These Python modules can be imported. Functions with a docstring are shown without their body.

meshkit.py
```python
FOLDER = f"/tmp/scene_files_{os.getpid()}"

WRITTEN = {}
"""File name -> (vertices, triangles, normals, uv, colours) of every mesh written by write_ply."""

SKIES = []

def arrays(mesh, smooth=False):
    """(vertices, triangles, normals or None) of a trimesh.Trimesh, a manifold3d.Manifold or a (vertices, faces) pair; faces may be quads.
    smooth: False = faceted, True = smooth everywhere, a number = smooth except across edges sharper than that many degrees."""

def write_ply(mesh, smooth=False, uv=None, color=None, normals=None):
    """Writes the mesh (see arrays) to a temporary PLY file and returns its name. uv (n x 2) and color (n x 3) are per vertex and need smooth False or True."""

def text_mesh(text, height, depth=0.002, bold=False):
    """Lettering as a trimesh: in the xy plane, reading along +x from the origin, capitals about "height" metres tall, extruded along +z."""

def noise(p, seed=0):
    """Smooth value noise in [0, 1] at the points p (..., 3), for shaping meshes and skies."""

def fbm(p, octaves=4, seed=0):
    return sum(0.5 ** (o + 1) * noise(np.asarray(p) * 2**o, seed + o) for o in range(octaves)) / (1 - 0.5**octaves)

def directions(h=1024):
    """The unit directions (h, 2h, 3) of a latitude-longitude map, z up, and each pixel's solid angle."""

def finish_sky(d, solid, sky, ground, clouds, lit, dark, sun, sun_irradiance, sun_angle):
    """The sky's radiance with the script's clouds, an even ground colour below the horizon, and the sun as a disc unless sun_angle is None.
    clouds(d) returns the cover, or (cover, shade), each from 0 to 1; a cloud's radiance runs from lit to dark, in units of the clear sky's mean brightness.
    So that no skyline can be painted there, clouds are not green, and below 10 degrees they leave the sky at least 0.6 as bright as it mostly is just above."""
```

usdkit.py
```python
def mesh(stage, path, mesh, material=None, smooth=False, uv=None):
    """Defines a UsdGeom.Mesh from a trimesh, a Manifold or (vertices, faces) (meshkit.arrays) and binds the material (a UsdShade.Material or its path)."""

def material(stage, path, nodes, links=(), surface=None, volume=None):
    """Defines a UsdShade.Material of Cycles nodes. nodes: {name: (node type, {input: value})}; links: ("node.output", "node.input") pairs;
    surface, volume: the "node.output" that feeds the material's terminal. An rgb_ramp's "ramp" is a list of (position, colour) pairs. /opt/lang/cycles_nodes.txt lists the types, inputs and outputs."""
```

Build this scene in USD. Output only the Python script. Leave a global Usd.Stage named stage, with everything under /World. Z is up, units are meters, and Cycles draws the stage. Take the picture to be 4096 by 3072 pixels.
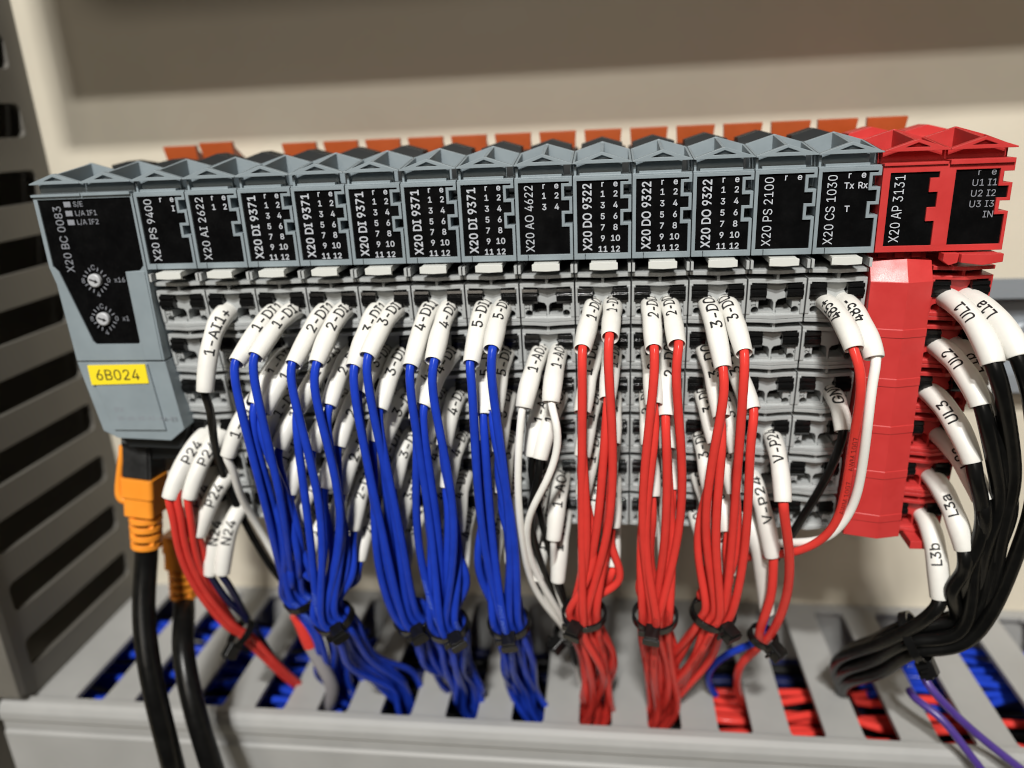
import math, random
import numpy as np
import trimesh
import shapely
from shapely.geometry import Polygon, box as sbox
from shapely import affinity
from scipy.interpolate import CubicSpline
import meshkit, usdkit
from pxr import Usd, UsdGeom, UsdLux, UsdShade, Gf, Sdf, Vt

rng = random.Random(7)
S = 0.001                                   # everything below is laid out in millimetres
stage = Usd.Stage.CreateInMemory()
UsdGeom.SetStageUpAxis(stage, UsdGeom.Tokens.z)
UsdGeom.SetStageMetersPerUnit(stage, 1.0)
UsdGeom.Xform.Define(stage, '/World')
UsdGeom.Scope.Define(stage, '/World/Looks')

# ------------------------------------------------------------------ camera
CAM = np.array([26.295, -243.442, 29.832]); PITCH, YAW, ROLL, FPX = 0.3320, 0.1325, -0.0467, 3080.87
def basis():
    f = np.array([-math.sin(YAW), math.cos(YAW), 0]); rt = np.array([math.cos(YAW), math.sin(YAW), 0]); up = np.array([0, 0, 1.])
    f2 = f*math.cos(PITCH) - up*math.sin(PITCH); u2 = up*math.cos(PITCH) + f*math.sin(PITCH)
    return rt*math.cos(ROLL) + u2*math.sin(ROLL), u2*math.cos(ROLL) - rt*math.sin(ROLL), f2
RT, UP, FW = basis()
cam = UsdGeom.Camera.Define(stage, '/World/camera')
cam.AddTransformOp().Set(Gf.Matrix4d(*RT, 0, *UP, 0, *(-FW), 0, *(CAM*S), 1))
cam.CreateHorizontalApertureAttr(36.0); cam.CreateVerticalApertureAttr(27.0)
cam.CreateFocalLengthAttr(FPX/4096*36)
cam.CreateFStopAttr(9.0); cam.CreateFocusDistanceAttr(0.158)
cam.CreateClippingRangeAttr(Gf.Vec2f(0.005, 20.0))
cam.CreateExposureAttr(0.22)

def P(u, v, y):
    """The point of the plane y = const seen at (u, v) of a 2212 x 1659 view: used to measure real positions at known depths."""
    k = 4096/2212
    d = RT*((u*k-2048)/FPX) - UP*((v*k-1536)/FPX) + FW
    return CAM + d*((y-CAM[1])/d[1])

# ------------------------------------------------------------------ light: two ceiling fittings in front of the cabinet, an added fill, and the room's weak ambient light
def rect_light(name, pos, target, w, h, power, col):
    l = UsdLux.RectLight.Define(stage, '/World/'+name)
    pos, target = np.array(pos, float), np.array(target, float)
    z = pos-target; z /= np.linalg.norm(z); x = np.cross([0, 0, 1], z); x /= np.linalg.norm(x); y = np.cross(z, x)
    l.AddTransformOp().Set(Gf.Matrix4d(*x, 0, *y, 0, *z, 0, *pos, 1))
    l.CreateWidthAttr(w); l.CreateHeightAttr(h); l.CreateIntensityAttr(power); l.CreateNormalizeAttr(True); l.CreateColorAttr(Gf.Vec3f(*col))
    return l
rect_light('ceiling_lamp', (0.01, -1.00, 1.03), (0, 0, -0.03), 0.10, 0.045, 5.6, (1.0, .982, .94))
rect_light('ceiling_lamp_001', (-0.05, -1.15, 0.932), (0, 0, -0.03), 0.10, 0.045, 2.6, (1.0, .982, .94))
rect_light('fill_lamp', (-0.30, -1.40, 0.60), (0, 0, -0.02), 0.40, 0.25, 1.0, (1.0, .90, .76))  # added soft fill with no known source, lifts the shaded panel and fronts
dome = UsdLux.DomeLight.Define(stage, '/World/room_light')
dome.CreateIntensityAttr(1.0)
dm = usdkit.material(stage, '/World/Looks/room_glow', {'b': ('background_shader', {'color': (1.0, .97, .93), 'strength': 0.007})}, [], surface='b.background')
UsdShade.MaterialBindingAPI.Apply(dome.GetPrim()).Bind(dm)

# ------------------------------------------------------------------ materials
M = {}
def mat(name, col, rough=0.45, spec=0.5, metal=0.0, bump=0.0, bscale=4000.0, vary=0.0, vscale=120.0, bevel=0.0, coat=0.0, trans=0.0):
    n = {'p': ('principled_bsdf', {'base_color': col, 'roughness': rough, 'specular_ior_level': spec, 'metallic': metal, 'coat_weight': coat, 'coat_roughness': .1, 'transmission_weight': trans})}
    L = []
    n['g'] = ('geometry', {})
    if vary:
        n['nz'] = ('noise_texture', {'scale': vscale, 'detail': 4.0, 'roughness': .6}); L.append(('g.position', 'nz.vector'))
        lo = tuple(c*(1-vary) for c in col); hi = tuple(min(1, c*(1+vary*.6)) for c in col)
        n['r'] = ('rgb_ramp', {'ramp': [(0.3, lo), (0.7, hi)]}); L += [('nz.fac', 'r.fac'), ('r.color', 'p.base_color')]
        n['rr'] = ('map_range', {'from_min': .3, 'from_max': .7, 'to_min': max(.03, rough*.8), 'to_max': min(1, rough*1.25)}); L += [('nz.fac', 'rr.value'), ('rr.result', 'p.roughness')]
    nrm = None
    if bevel:
        n['bv'] = ('bevel', {'radius': bevel*S, 'samples': 4}); nrm = 'bv.bevel'
    if bump:
        n['bn'] = ('noise_texture', {'scale': bscale, 'detail': 3.0}); L.append(('g.position', 'bn.vector'))
        n['bu'] = ('bump', {'strength': bump, 'distance': 0.0002}); L.append(('bn.fac', 'bu.height'))
        if nrm: L.append((nrm, 'bu.normal'))
        nrm = 'bu.normal'
    if nrm: L.append((nrm, 'p.normal'))
    M[name] = usdkit.material(stage, '/World/Looks/'+name, n, L, surface='p.BSDF')
mat('panel_paint', (.58, .53, .43), .55, bump=.08, bscale=900, vary=.05, vscale=25)
mat('duct_grey', (.315, .315, .308), .5, bump=.05, bscale=2500, vary=.06, vscale=60, bevel=.4)
mat('duct_grey_shaded', (.13, .122, .106), .5, bump=.05, bscale=2500, vary=.06, vscale=60, bevel=.4)  # same grey plastic as the bottom duct, darkened to carry the shade
mat('housing_grey', (.225, .268, .292), .42, bump=.10, bscale=5000, vary=.06, vscale=150, bevel=.18)
mat('housing_dark', (.014, .016, .017), .5, bevel=.15)
mat('face_black', (.0032, .0032, .0034), .2, bump=.02, bscale=3000, vary=.25, vscale=300)
mat('ink_pale', (.44, .46, .50), .6)
mat('ink_faint', (.22, .23, .26), .6)
mat('terminal_grey', (.385, .40, .40), .36, bump=.06, bscale=5000, vary=.05, vscale=200, bevel=.15)
mat('tab_white', (.60, .61, .58), .4, bevel=.15)
mat('clamp_black', (.005, .005, .005), .14, bevel=.1)
mat('matte_black', (.004, .004, .004), .8)
mat('brass', (.35, .24, .1), .35, metal=1.0)
mat('clip_orange', (.44, .085, .02), .4, vary=.08, vscale=120, bevel=.2)
mat('boot_orange', (.86, .29, .026), .42, vary=.06, vscale=150, bevel=.3)
mat('module_red', (.50, .036, .034), .38, bump=.10, bscale=5000, vary=.06, vscale=150, bevel=.18)
mat('tag_yellow', (.86, .68, .02), .5, bump=.03)
mat('print_blue', (.10, .17, .55), .5)
mat('print_red', (.22, .012, .01), .5)
mat('ink_black', (.012, .012, .013), .6)
mat('blue_pvc', (.013, .044, .42), .20, spec=.10, vary=.12, vscale=200)
mat('navy_pvc', (.006, .010, .06), .35, spec=.2, vary=.1, vscale=200)
mat('red_pvc', (.64, .046, .036), .20, spec=.10, vary=.08, vscale=200)
mat('white_pvc', (.84, .83, .79), .35, vary=.04, vscale=200)
mat('black_pvc', (.005, .005, .0048), .28, spec=.2, vary=.2, vscale=200)
mat('grey_pvc', (.30, .285, .30), .4, vary=.06, vscale=150)
mat('violet_pvc', (.06, .03, .20), .35, vary=.1, vscale=200)
mat('sleeve_white', (.70, .69, .65), .42, bump=.05, bscale=1500, vary=.04, vscale=180)
mat('tie_black', (.006, .006, .006), .22, spec=.3, bevel=.15)
mat('metal_zinc', (.30, .33, .36), .42, metal=.35, bump=.08, bscale=600)
mat('plug_clear', (.03, .03, .03), .12, vary=.4, vscale=250)
mat('white_dial', (.42, .43, .45), .45, bevel=.1)

# ------------------------------------------------------------------ mesh helpers (millimetres)
class MB:
    def __init__(s): s.v = []; s.f = []; s.n = 0
    def add(s, v, f):
        v = np.asarray(v, float); f = np.asarray(f, int)
        if f.shape[1] == 4: f = np.vstack([f[:, [0, 1, 2]], f[:, [0, 2, 3]]])
        s.v.append(v); s.f.append(f+s.n); s.n += len(v); return s
    def box(s, x0, x1, y0, y1, z0, z1):
        v = [(x, y, z) for x in (x0, x1) for y in (y0, y1) for z in (z0, z1)]
        return s.add(v, [(0, 1, 3, 2), (4, 6, 7, 5), (0, 4, 5, 1), (2, 3, 7, 6), (0, 2, 6, 4), (1, 5, 7, 3)])
    def poly(s, p, a, b, plane='xz'):
        """extrudes a 2D polygon: plane xz -> along y from a to b; yz -> along x; xy -> along z"""
        p = p if hasattr(p, 'geom_type') else Polygon(p)
        for g in getattr(p, 'geoms', [p]):
            m = trimesh.creation.extrude_polygon(g, abs(b-a), engine='earcut'); v = np.array(m.vertices); lo = min(a, b)
            f = np.array(m.faces)
            if plane == 'xz': v = np.stack([v[:, 0], lo+v[:, 2], v[:, 1]], 1); f = f[:, ::-1]
            elif plane == 'yz': v = np.stack([lo+v[:, 2], v[:, 0], v[:, 1]], 1)
            else: v = v+[0, 0, lo]
            s.add(v, f)
        return s
    def tube(s, path, r, k=10, caps=True):
        path = np.asarray(path, float); n = len(path); r = np.broadcast_to(np.asarray(r, float), (n,))
        N, B, T = frames(path); a = np.arange(k)/k*2*math.pi
        v = (path[:, None] + (N[:, None]*np.cos(a)[None, :, None] + B[:, None]*np.sin(a)[None, :, None])*r[:, None, None]).reshape(-1, 3)
        i, j = np.meshgrid(np.arange(n-1), np.arange(k), indexing='ij'); i = i.ravel(); j = j.ravel(); j2 = (j+1) % k
        f = np.stack([i*k+j, i*k+j2, (i+1)*k+j2, (i+1)*k+j], 1)
        s.add(v, f)
        if caps:
            for e, o in ((0, 1), (n-1, -1)):
                ring = v[e*k:(e+1)*k]; c = ring.mean(0)
                ff = [(0, 1+(q+1) % k, 1+q)[::o] for q in range(k)]
                s.add(np.vstack([c, ring]), ff)
        return s
    def arrays(s): return np.vstack(s.v), np.vstack(s.f)
    def move(s, fn): s.v = [fn(v) for v in s.v]; return s
    def build(s, name, m, parent=None, smooth=False):
        return obj(name, s.arrays(), m, parent, smooth)
def frames(path, up=(0.13, -1, 0.21)):
    T = np.gradient(path, axis=0); T /= np.linalg.norm(T, axis=1, keepdims=True)
    N = np.empty_like(T); n = np.array(up, float); n -= T[0]*(n@T[0]); n /= np.linalg.norm(n)
    for i in range(len(T)):
        n = n - T[i]*(n@T[i]); n /= np.linalg.norm(n); N[i] = n
    return N, np.cross(T, N), T
def spline(pts, n):
    p = np.asarray(pts, float); d = np.r_[0, np.cumsum(np.sqrt(np.linalg.norm(np.diff(p, axis=0), axis=1))+1e-6)]
    return CubicSpline(d, p)(np.linspace(0, d[-1], n))
taken = {}
def numbered(parent, name):
    k = taken.get((parent, name), -1)+1; taken[(parent, name)] = k
    return parent+'/'+(name if k == 0 else f'{name}_{k:03d}')
def path_of(parent): return '/World' if parent is None else str(parent.GetPath())
def obj(name, mesh, m, parent=None, smooth=False):
    p = numbered(path_of(parent), name)
    v, f = mesh
    o = usdkit.mesh(stage, p, (np.asarray(v)*S, f), M[m], smooth=smooth).GetPrim()
    return o
def tag(o, label, cat, group=None):
    o.SetCustomDataByKey('label', label); o.SetCustomDataByKey('category', cat)
    if group: o.SetCustomDataByKey('group', group)
    return o
def struct(o): o.SetCustomDataByKey('kind', 'structure'); return o
def thing(name, label, cat, group=None, loc=(0, 0, 0)):
    x = UsdGeom.Xform.Define(stage, numbered('/World', name)); x.AddTranslateOp().Set(Gf.Vec3d(*[float(c)*S for c in loc]))
    return tag(x.GetPrim(), label, cat, group)
def group_part(parent, name):
    return UsdGeom.Xform.Define(stage, numbered(path_of(parent), name)).GetPrim()
def copy(proto, name, label, cat, group, loc):
    t = thing(name, label, cat, group, loc)
    t.GetReferences().AddInternalReference(proto.GetPath())
    for k, v in (('label', label), ('category', cat), ('group', group)): t.SetCustomDataByKey(k, v)
    return t
_txt = {}
def text2d(text, h, bold=False, size=None):
    key = (text, h, bold, size)
    if key not in _txt:
        m = meshkit.text_mesh(text, h, 1.0, bold); v = np.array(m.vertices); f = np.array(m.faces)
        top = np.all(v[f][:, :, 2] > .99, axis=1); f = f[top]
        u, inv = np.unique(f, return_inverse=True); v = v[u][:, :2]; f = inv.reshape(f.shape)
        if size:
            v3, f = trimesh.remesh.subdivide_to_size(np.c_[v, np.zeros(len(v))], f, size, max_iter=12); v = v3[:, :2]
        _txt[key] = (v, f)
    return _txt[key]
def flat_text(mb, text, h, x, z, y, rot=0, bold=False, anchor='l', fit=None):
    """lettering lying just in front of a face that looks along -y; (x, z) is the start of the baseline, or its middle"""
    v, f = text2d(text, h, bold); v = v.copy()
    if fit: v[:, 0] *= min(1, fit/v[:, 0].max())
    if anchor == 'c': v[:, 0] -= (v[:, 0].min()+v[:, 0].max())/2
    c, s_ = math.cos(rot), math.sin(rot)
    q = np.stack([x+v[:, 0]*c-v[:, 1]*s_, np.full(len(v), y), z+v[:, 0]*s_+v[:, 1]*c], 1)
    mb.add(q, f)
X = lambda i: (i-8.5)*12.5

# ------------------------------------------------------------------ setting: the painted back panel
struct(MB().box(-420, 420, .6, 3, -420, 420).build('back_panel', 'panel_paint'))

for nm, b in (('cabinet_side', (-423, -420, -255, 3, -420, 420)), ('cabinet_side', (420, 423, -255, 3, -420, 420)), ('cabinet_floor', (-420, 420, -255, 3, -423, -420)), ('cabinet_roof', (-420, 420, -255, 3, 420, 423))):
    struct(MB().box(*b).build(nm, 'panel_paint'))

# ------------------------------------------------------------------ wiring ducts
def fillet_slot_bar(a, b, y0, y1, r=2.0):
    """a bar between two slots, flared where it meets the two rims"""
    w = Polygon([(a, y0), (b, y0), (b, y1), (a, y1)])
    cut = w
    corners = []
    for yy, sy in ((y0, 1), (y1, -1)):
        for xx, sx in ((a, -1), (b, 1)):
            q = Polygon([(xx, yy), (xx+sx*r, yy), (xx, yy+sy*r)]).difference(shapely.Point(xx+sx*r, yy+sy*r).buffer(r, 8))
            corners.append(Polygon([(xx, yy), (xx+sx*r, yy), (xx+sx*r*.3, yy+sy*r*.3), (xx, yy+sy*r)]))
    return shapely.union_all([w]+corners)
t = thing('wiring_duct', 'light grey slotted wiring duct running along the bottom of the picture', 'wiring duct', 'slotted wiring ducts', (0, 0, -138.5))
ZT = 0.0
XA, XB = -156, 215
MB().box(XA, XB, -63.6, .5, -62, -60).build('base', 'duct_grey', t)
MB().box(XA, XB, -1.5, .5, -60, ZT-1.6).build('back_wall', 'duct_grey', t)
MB().box(XA-.8, XA, -66, .5, -62, ZT).build('end_wall', 'duct_grey', t)
MB().box(XA, XB, -3.5, .5, ZT-1.6, ZT).build('rear_rim', 'duct_grey', t)
MB().box(XA, XB, -66.2, -63.6, ZT-1.6, ZT).build('front_rim', 'duct_grey', t)
k0 = [17.2+20*k for k in range(-9, 10)]
edges = [XA]+[e for k in k0 if k > XA+3 for e in (k, k+9.6)]+[XB]
for a, b in zip(edges[0::2], edges[1::2]):
    MB().poly(fillet_slot_bar(a, b, -63.6, -3.5), ZT-1.6, ZT, 'xy').build('finger', 'duct_grey', t)
lid = MB()
lid.poly([(-66.3, -1.6), (-66.3, .3), (-64.4, .4), (-64.3, 1.5), (-66.6, 1.4), (-68.0, .5), (-68.9, -1.4), (-69.0, -4.0), (-68.2, -5.2), (-68.2, -8.5), (-68.9, -9.4), (-68.9, -62), (-67.2, -62), (-67.2, -3)], XA-9, XB, 'yz')
lid.build('cover', 'duct_grey', t)
# bottom duct's own opposite side
MB().box(XA, XB, -66, -64.2, -60, -8).build('front_wall', 'duct_grey', t)

t = thing('wiring_duct', 'grey slotted wiring duct upright at the left edge, coloured darker for shade', 'wiring duct', 'slotted wiring ducts', (-157, 0, 0))
ZB, ZU = -262.0, 170.0
MB().box(-1.8, 0, -6.5, .5, ZB, ZU).build('rear_rim', 'duct_grey_shaded', t)
MB().box(-1.8, 0, -66, -60.5, ZB, ZU).build('front_rim', 'duct_grey_shaded', t)
zs = sorted(1+20*k for k in range(-12, 9))
ed = [ZB]+[e for z in zs for e in (z-10, z)]+[ZU]
for a, b in zip(ed[0::2], ed[1::2]):
    q = fillet_slot_bar(a, b, -60.5, -6.5)
    m = MB().poly(q, -1.8, 0, 'xy')
    m.move(lambda v: np.stack([v[:, 2], v[:, 1], v[:, 0]], 1)); m.f = [f[:, ::-1] for f in m.f]
    m.build('finger', 'duct_grey_shaded', t)
MB().box(-60, -1.8, -1.0, .5, ZB, ZU).build('base', 'duct_grey_shaded', t)
MB().box(-62, -60, -66, .5, ZB, ZU).build('side_wall', 'duct_grey_shaded', t)
MB().box(-63, 1.2, -69, -66.2, -134, ZU).build('cover', 'duct_grey_shaded', t)
# the duct above the row: only its shadow on the panel is in the picture
t = thing('wiring_duct', 'grey wiring duct above the row of modules, shading the panel', 'wiring duct', 'slotted wiring ducts', (0, 0, 93))
MB().box(-139, 400, -66, -64, 0, 60).build('cover', 'duct_grey', t)
MB().box(-139, 400, -64, .5, 0.3, 2).build('side_wall', 'duct_grey', t)
MB().box(-139, 400, -64, .5, 58, 59.8).build('side_wall', 'duct_grey', t)

# ------------------------------------------------------------------ mounting rail behind the modules
t = thing('mounting_rail', 'zinc plated mounting rail sticking out right of the red module', 'rail')
MB().poly([(-7.6, -20.5), (-6.5, -20.5), (-6.5, -25.2), (-.1, -25.2), (-.1, -50.8), (-6.5, -50.8), (-6.5, -55.5), (-7.6, -55.5), (-7.6, -49.7), (-1.2, -49.7), (-1.2, -26.3), (-7.6, -26.3)], -118, 190, 'yz').build('profile', 'metal_zinc', t)
for xx in (150, 176):
    m = MB().tube([(xx, -1.2, -38), (xx, -3.2, -38), (xx, -3.6, -38)], [3.2, 3.2, 2.4], 16); m.build('screw', 'metal_zinc', t, 40)

# ------------------------------------------------------------------ terminal block: rows of clamps
ROWZ = [-6.4-11.1*r for r in range(6)]
def yface(z): return -73.2+(-8-z)*.105
def slant(v):
    v = v.copy(); v[:, 1] = yface(v[:, 2])-v[:, 1]; return v     # y is "proud of the face" before, world depth after
def P_out(m):
    m.move(slant); m.f = [f[:, ::-1] for f in m.f]; return m
def ledge(m, z0, z1, deep=0.0):
    m.poly([(.18, -6.5), (.18, 0-deep), (3.3, .45-deep), (6.25, 1.25-deep), (9.2, .45-deep), (12.32, 0-deep), (12.32, -6.5)], z0, z1, 'xy')
def term_body():
    m = MB()
    m.box(.18, 12.32, -14, -6.2, -70.8, -3.4)
    for r, z in enumerate(ROWZ):
        ledge(m, z+2.2, z+3.0); ledge(m, z+.15, z+.95, .1 if r else 0)
        m.box(5.95, 6.55, -6.5, .3, z+.95, z+2.2)
        m.poly([(3.7, z), (8.8, z), (8.3, z-1.3), (8.0, z-1.9), (8.7, z-2.9), (8.5, z-3.5), (6.9, z-3.9), (6.48, z-4.6), (6.48, z-7.2), (6.02, z-7.2), (6.02, z-4.6), (5.6, z-3.9), (4.0, z-3.5), (3.8, z-2.9), (4.5, z-1.9), (4.2, z-1.3)], -6.5, -.9)
        for x0, x1 in ((.18, .95), (11.55, 12.32)):
            m.box(x0, x1, -6.5, .1, z-7.0, z+.15)
        for sg in (1, -1):
            fx = (lambda q: q) if sg == 1 else (lambda q: 12.5-q)
            pad = Polygon([(fx(.95), z-3.6), (fx(2.7), z-3.6), (fx(2.7), z-5.9), (fx(3.3), z-6.4), (fx(5.9), z-6.4), (fx(6.02), z-7.2), (fx(.95), z-7.2)])
            pad = pad.difference(shapely.Point(fx(2.0), z-6.2).buffer(.82, 8))
            m.poly(pad, -6.5, -.35)
        lo = [(.18, z-7.0), (12.32, z-7.0), (12.32, z-7.9), (9.6, z-8.15), (6.25, z-8.35), (2.9, z-8.15), (.18, z-7.9)]
        m.poly(lo, -6.5, -.1); m.poly([(.18, -6.5), (.18, -.1), (3.3, .3), (6.25, 1.0), (9.2, .3), (12.32, -.1), (12.32, -6.5)], z-8.0, z-7.2, 'xy')
    return P_out(m)
def term_holes_shade():
    m = MB()
    for z in ROWZ:
        for x0, x1 in ((2.75, 5.75), (6.75, 9.75)):
            m.box(x0, x1, -6.5, -5.6, z-6.35, z-3.7)
        m.box(.96, 11.54, -6.5, -6.0, z-3.7, z+.14); m.box(.3, 12.2, -6.5, -5.0, z+.96, z+2.19)  # black plates behind clamps and between ledges paint in the recess shade
    return P_out(m)
def clamp(x0, z):
    m = MB()
    pr = [(-6, 0), (-.4, 0), (.3, -.35), (.55, -1.0), (.25, -1.25), (.3, -1.5), (.75, -1.75), (.85, -2.6), (.5, -2.85), (.55, -3.1), (.1, -3.75), (-6, -3.85)]
    m.poly([(a, z+b) for a, b in pr], x0, x0+3.5, 'yz')
    return P_out(m)
def make_terminal(parent, colour):
    tb = obj('terminal_block', term_body().arrays(), colour, parent)
    obj('wire_holes_shade', term_holes_shade().arrays(), 'matte_black', tb)
    for z in ROWZ:
        for x0 in (.62, 8.38):
            obj('clamp', clamp(x0, z).arrays(), 'clamp_black', tb)
    m = MB()
    for r, z in enumerate(ROWZ):
        for c, xx in ((0, 2.15), (1, 12.2)):
            v, f = text2d(f'{r+1}{c+1}', 1.0); q = MB().add(np.stack([xx-v[:, 1], np.full(len(v), -.3 if c == 0 else -.3), z-5.4+v[:, 0]], 1), f[:, ::-1]); P_out(q); m.add(*q.arrays())
    obj('lettering', m.arrays(), 'ink_black', tb)
    return tb

# ------------------------------------------------------------------ module heads
FT = 17.4
def frame_outline(w=12.5, notched=True):
    o = sbox(.12, 0, w-.12, FT)
    if notched:
        for a, b in ((1.75, 4.0), (7.5, 9.6)):
            o = o.difference(sbox(w-1.8, FT-b, w+1, FT-a))
    return o
def panel_outline(w=12.5, notched=True, left=.85):
    o = sbox(left, 1.25, w-.75, FT-.75)
    if notched:
        for a, b in ((1.75, 4.0), (7.5, 9.6)):
            o = o.difference(sbox(w-2.42, FT-b-.62, w+1, FT-a+.62))
    return o
def roof(m, x0, w=12.5):
    """front gable with a pocket; behind it two open wells either side of a rib, closed at the back by a taller gable"""
    c = x0+w/2
    tri = Polygon([(x0+.05, 20.1), (x0+w-.05, 20.1), (x0+w-.05, 20.35), (c, 22.4), (x0+.05, 20.35)])
    pocket = Polygon([(c-2.4, 20.85), (c+2.4, 20.85), (c, 21.75)])
    m.poly(tri.difference(pocket), -75.0, -74.0); m.poly(tri, -74.0, -73.4)
    m.box(x0+.1, x0+w-.1, -70.9, -60, 13.0, 13.6)
    rear = Polygon([(x0+.06, 13), (x0+w-.06, 13), (x0+w-.06, 22.1), (c, 24.0), (x0+.06, 22.1)])
    m.poly(rear, -60.5, -59.6)
    for xa, xb in ((x0+.06, x0+.55), (x0+w-.55, x0+w-.06)):
        q = MB().poly([(-73.4, 20.1), (-70.9, 20.1), (-70.9, 13), (-60.5, 13), (-60.5, 22.1), (-73.4, 20.4)], xa, xb, 'yz'); m.add(*q.arrays())
    q = MB().poly([(-73.4, 20.1), (-70.9, 20.1), (-70.9, 13), (-60.5, 13), (-60.5, 23.8), (-73.4, 22.2)], c-.35, c+.35, 'yz'); m.add(*q.arrays())
def make_head(t, colour='housing_grey', w=12.5):
    m = MB()
    m.poly(frame_outline(w).difference(panel_outline(w)).difference(sbox(2.45, -1, 2.6, 1.2)), -75.0, -74.3); m.poly(frame_outline(w), -74.3, -69)
    obj('frame', m.arrays(), colour, t)
    pn = obj('display_panel', MB().poly(panel_outline(w).buffer(-.03), -74.62, -74.3).arrays(), 'face_black', t)
    b = MB().box(.2, w-2.6, -69, -22, .1, 13)
    obj('shade_core', MB().box(w-2.6, w-.2, -66, -60.8, .1, 19.6).box(.25, w-.3, -70.8, -70.2, .1, 12.9).arrays(), 'housing_dark', t)  # dark pieces put behind the notches and neck gap as their shade
    b.box(.2, w-.2, -59, -22, 0.1, FT)
    b.box(.12, w-.12, -74.6, -70, FT, FT+.28).box(1.5, w-2.3, -74.2, -70, FT+.28, FT+.75)
    b.box(.3, w-2.0, -72.2, -71.2, FT+.3, 20.0).box(.3, .8, -73.6, -72, FT+.28, 19.9)
    b.box(.2, w-.2, -59.6, -22, FT, 20.2)
    obj('housing', b.arrays(), colour, t)
    return pn
def make_cap(t, colour, dark):
    m = MB(); roof(m, 0); obj('roof_cap', m.arrays(), colour, t)
    m = MB().poly([(1.0, 21.5), (11.0, 21.5), (11.0, 23.0), (6.0, 24.5), (1.0, 23.0)], -44, -38).box(.4, 12, -52, -24, 20.0, 21.6); obj('rear_ridge', m.arrays(), dark, t)
def make_tab(t, colour, x0=3.5):
    m = MB().poly([(x0, -.5), (x0+.9, -.3), (x0+5.1, -.3), (x0+6.0, -.5), (x0+6.0, -1.85), (x0+3.0, -2.02), (x0, -1.85)], -77.6, -76.8).box(x0+.3, x0+5.7, -76.8, -66, -1.6, -.4)
    m.add([(x0, -77.0, -1.8), (x0+6, -77.0, -1.8), (x0+5.2, -74, -2.7), (x0+.8, -74, -2.7), (x0+3, -77, -2.0)], [(0, 4, 3), (4, 1, 2), (4, 2, 3)])
    obj('release_tab', m.arrays(), colour, t)
def make_base(t, colour):
    m = MB().box(.15, 12.35, -59, -8, -70, -4).box(.15, 12.35, -22, -8, -4, 18)
    m.box(.14, .72, -75.2, -66, -2.9, -1.1).box(11.75, 12.36, -75.2, -66, -2.9, -1.1)
    obj('bus_base', m.arrays(), colour, t)
def make_clip(t, x0=1.0, dz=0.0):
    m = MB()
    # folded orange lever at the back of the base: an upright tongue with side cheeks
    m.add([(x0+.6, -17, 18), (x0+9.6, -17, 18), (x0+10.2, -19, 25.7), (x0, -19, 25.7), (x0+.6, -15.6, 18), (x0+9.6, -15.6, 18), (x0+10.2, -17.6, 25.9), (x0, -17.6, 25.9)],
          [(0, 1, 2, 3), (5, 4, 7, 6), (3, 2, 6, 7), (0, 3, 7, 4), (1, 5, 6, 2), (0, 4, 5, 1)])
    m.add([(x0+9.4, -17, 18), (x0+10.0, -18.9, 25.5), (x0+9.8, -9, 20.0), (x0+9.3, -9, 18)], [(0, 1, 2), (0, 2, 3)])
    m.box(x0+.8, x0+9.4, -16, -6, 17, 19)
    m.move(lambda v: v+[0, 0, dz]); obj('rail_clip', m.arrays(), 'clip_orange', t)
NUM12 = [('1', '2'), ('3', '4'), ('5', '6'), ('7', '8'), ('9', '10'), ('11', '12')]
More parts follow.
